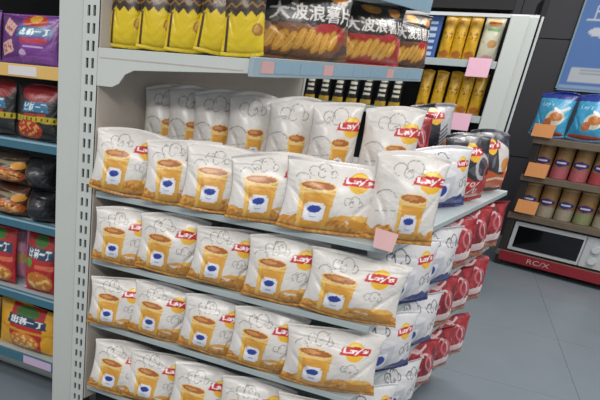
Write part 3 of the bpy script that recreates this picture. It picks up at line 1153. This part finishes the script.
rack = thing('snack_rack', 'brown wooden snack rack against the dark wall at the right', 'rack', tuple(RO), RYAW)
RL, RDp = 0.95, 0.36
zr = [rk(530, 136)[1], rk(524, 174)[1], rk(513, 212)[1], rk(510, 251)[1]]
for (s, d) in ((0, 0), (RL - 0.05, 0), (0, RDp - 0.04), (RL - 0.05, RDp - 0.04)):
    MB().box(s, s + 0.05, d, d + 0.04, 0, zr[0]).build('post', M_rackmetal, rack, 0.003)
for k, z in enumerate(zr):
    sb = MB().box(0.0, RL, 0.0, RDp, z - 0.025, z - 0.004).build('shelf_board', M_wood, rack, 0.002)
    MB().box(-0.006, RL, -0.014, -0.001, z - 0.045, z).build('front_rail', M_wood, sb, 0.002)
for z0, z1 in ((zr[1], zr[0]), (zr[2], zr[1]), (zr[3], zr[2])):
    MB().box(0.012, 0.02, 0.05, RDp - 0.05, z0 + 0.05, z0 + 0.09).build('side_bar', M_rackmetal, rack)
MB().box(0.0, RL, RDp - 0.006, RDp, 0.05, zr[0]).build('back_panel', M_dark, rack)

# red board with lettering along the rack foot
s0, z0 = rk(505, 251)
rb = thing('red_board', 'red board with white lettering along the foot of the rack', 'board', RP(0, -0.03, 0), RYAW)
zb0, zb1 = 0.045, zr[3] - 0.002
MB().box(0.03, RL, 0, 0.012, zb0, zb1).build('panel', M_red, rb)


def letters(txt, w_, h_, loc, rz, m, parent, name='lettering', depth=0.002):
    T_ = text_tris(txt)
    V, F = [], []
    for t in T_:
        k = len(V)
        V += [(p[0] * w_, 0, p[1] * h_) for p in t]
        F.append((k, k + 1, k + 2))
    me = bpy.data.meshes.new(name)
    me.from_pydata(V, [], F)
    o = link(name, me, m, parent)
    md = o.modifiers.new('s', 'SOLIDIFY')
    md.thickness = depth
    o.location = loc
    o.rotation_euler = (0, 0, rz)
    return o


letters('RC/X', 0.15, 0.036, (0.30, -0.003, (zb0 + zb1) / 2), 0, M_lpink, rb)

# microwave
m0, m0b = rk(518, 223), rk(510, 251)
mz0, mz1 = zr[3] + 0.012, rk(517, 221)[1]
ms_ = 0.058
mw = thing('microwave_oven', 'silver microwave oven with black door inside the rack', 'microwave', RP(ms_, 0.016, zr[3] - 0.003), RYAW)
mh = mz1 - zr[3]
ml = 0.62
MB().box(0, ml, 0.012, 0.33, 0.014, mh).build('body', M_steel, mw, 0.006)
dr = MB().box(0.0, ml * 0.755, -0.004, 0.012, 0.014, mh).build('door', M_steel, mw, 0.004)
MB().box(0.03, ml * 0.755 - 0.012, -0.007, -0.0041, 0.042, mh - 0.03).build('door_glass', M_glassblk, dr)
cp = MB().box(ml * 0.762, ml, -0.004, 0.012, 0.014, mh).build('control_panel', M_steel, mw, 0.004)
for j in range(2):
    kb = MB()
    n_ = 16
    cxk, czk, r0 = ml * 0.88, mh * (0.66 - 0.36 * j), 0.026
    kb.extr([(cxk + r0 * math.cos(2 * math.pi * i / n_), -0.024, czk + r0 * math.sin(2 * math.pi * i / n_)) for i in range(n_)], (0, 0.0195, 0))
    kb.build('knob', M_lamp, cp)
for s in (0.05, ml - 0.05):
    for d in (0.04, 0.29):
        MB().lathe([(0.015, 0), (0.018, 0.014)], 10, s, d).build('foot', M_gap, mw)
letters('Galanz', 0.10, 0.016, (ml * 0.35, -0.0075, 0.03), 0, M_lamp, dr, 'lettering', 0.001) if False else None

# cans
GOLDC = mat('can_gold', '#9a774c', 0.4, noise=0.15, scale=60)
LIDC = mat('can_lid', '#b99a6c', 0.35)
PINKC = mat('can_pink', '#b5626a', 0.4, noise=0.2, scale=60)
REDC = mat('can_rose', '#a9474a', 0.4, noise=0.2, scale=60)
GREYC = mat('can_grey', '#a39a86', 0.4, noise=0.2, scale=60)
GREENC = mat('can_olive', '#8c9166', 0.4, noise=0.2, scale=60)
PURP = mat('can_label_purple', '#4b3479', 0.4)
BLU = mat('can_label_blue', '#35407f', 0.4)


def can(s, z, r, h, lower, lab, label, group):
    t = thing('chips_can', label, 'can', RP(s, 0.10, z - 0.003), RYAW, group)
    MB().lathe([(r * 0.96, 0), (r, 0.006), (r, h * 0.34)], 24).build('can_body', lower, t)
    MB().lathe([(r * 0.998, h * 0.34), (r * 0.998, h * 0.90)], 24).build('upper_body', GOLDC, t)
    MB().lathe([(r * 0.97, h * 0.90), (r * 1.03, h * 0.91), (r * 1.03, h * 0.97), (r * 0.97, h)], 24).build('lid', LIDC, t)
    lb = MB()
    k = 0
    for i in range(9):
        an = -math.pi / 2 - 0.95 + 1.9 * i / 8
        for zz_ in (h * 0.36 + 0.02 * h * abs(i - 4), h * 0.60 - 0.02 * h * abs(i - 4)):
            lb.v.append((r * 1.012 * math.cos(an), r * 1.012 * math.sin(an), zz_))
    for i in range(8):
        lb.f.append((2 * i, 2 * i + 2, 2 * i + 3, 2 * i + 1))
    o = lb.build('label_band', lab, t)
    wb = MB()
    for i in range(7):
        an = -math.pi / 2 - 0.55 + 1.1 * i / 6
        for zz_ in (h * 0.46, h * 0.51):
            wb.v.append((r * 1.02 * math.cos(an), r * 1.02 * math.sin(an), zz_))
    for i in range(6):
        wb.f.append((2 * i, 2 * i + 2, 2 * i + 3, 2 * i + 1))
    wb.build('white_mark', M_lwhite, o)


for i, x in enumerate((539, 555, 574, 592, 611)):
    s = 0.085 + 0.121 * i
    can(s, zr[1], 0.057, 0.244, (PINKC, PINKC, PINKC, REDC, REDC)[i], PURP,
        'gold and rose chips can, %s from the left on the upper can shelf' % ORD[i], 'cans on the upper can shelf')
for i, x in enumerate((528, 546, 563, 582, 601)):
    s = 0.083 + 0.121 * i
    can(s, zr[2], 0.057, 0.244, (GREYC, GREYC, GREYC, GREENC, GREYC)[i], (BLU, PURP, BLU, PURP, PURP)[i],
        'gold and grey chips can, %s from the left on the lower can shelf' % ORD[i], 'cans on the lower can shelf')

# blue bags on the rack top
BB = [bag_meshes('blue_lays_bag', 0.236, 0.33, 0.09, d_bluebag, '#3a9cc8', 401 + k, nu=64, nv=60) for k in range(2)]
for i, x in enumerate((552, 584, 616)):
    s = 0.035 + 0.238 * i
    place_bag('chips_bag', BB[i % 2], RP(s, 0.12, zr[0] - 0.003), RYAW, D(10), 0,
              'bright blue chips bag, %s from the left on top of the brown rack' % ORD[i], 'chips bag', 'blue bags on the rack', 0.98)

# orange tags
for x0, x1, y0, y1, lab in ((533, 556, 124, 137, 'top rail'), (528, 548, 163, 177, 'upper can shelf'), (516, 539, 200, 213, 'lower can shelf')):
    sa, za = rk((x0 + x1) / 2 - 11, (y0 + y1) / 2)
    sb_, _ = rk((x0 + x1) / 2 + 11, (y0 + y1) / 2)
    zt, zb = rk((x0 + x1) / 2, y0)[1], rk((x0 + x1) / 2, y1)[1]
    p0, p1 = RP(sa, -0.02, zt), RP(sb_, -0.02, zt)
    q0, q1 = RP(sa, -0.035, zb), RP(sb_, -0.035, zb)
    o = MB().extr([p0, p1, q1, q0], tuple(RB * 0.003)).build('price_tag', M_orange)
    tag(o, 'orange price tag on the %s of the brown rack' % lab, 'price tag', 'orange price tags')

# poster on the dark wall
PW = WY - 0.04
PA = lambda x, y: hit(x, y, (0, PW, 0), (0, 1, 0))
c0, c1 = PA(557, 88), PA(660, 99)
zt = PA(585, -30)[2]
pw_, ph_ = 0.85, zt - c0[2]


def d_poster(p, seed=0):
    p.rect(0.0, 1, 0, 0.03, '#9fb4d6')
    p.rect(0.06, 0.9, 0.06, 0.20, '#ccd3dc')
    for k in range(4):
        p.rect(0.14, 0.84, 0.09 + k * 0.026, 0.10 + k * 0.026, '#a8b0bc')
    p.text('上新', 0.20, 0.66, 0.30, 0.14, '#e3e8f0')
    p.ell(0.24, 0.50, 0.14, 0.045, '#dfe4ec')
    p.rect(0.2, 0.3, 0.48, 0.51, '#5b6f96')


po = thing('poster_board', 'blue poster board with white lettering hanging on the dark wall', 'poster', (c0[0], PW, c0[2]))
me = print_box('poster_sheet', pw_, 0.02, ph_, d_poster, '#5b86c8', 90, 70)
o = link('sheet', me, None, po)
o.location = (pw_ / 2, 0, 0)
MB().box(-0.012, 0.0, -0.004, 0.024, -0.012, ph_).build('frame_edge', M_lblue, po)
MB().box(-0.012, pw_, -0.004, 0.024, -0.014, -0.001).build('frame_edge', M_lblue, po)
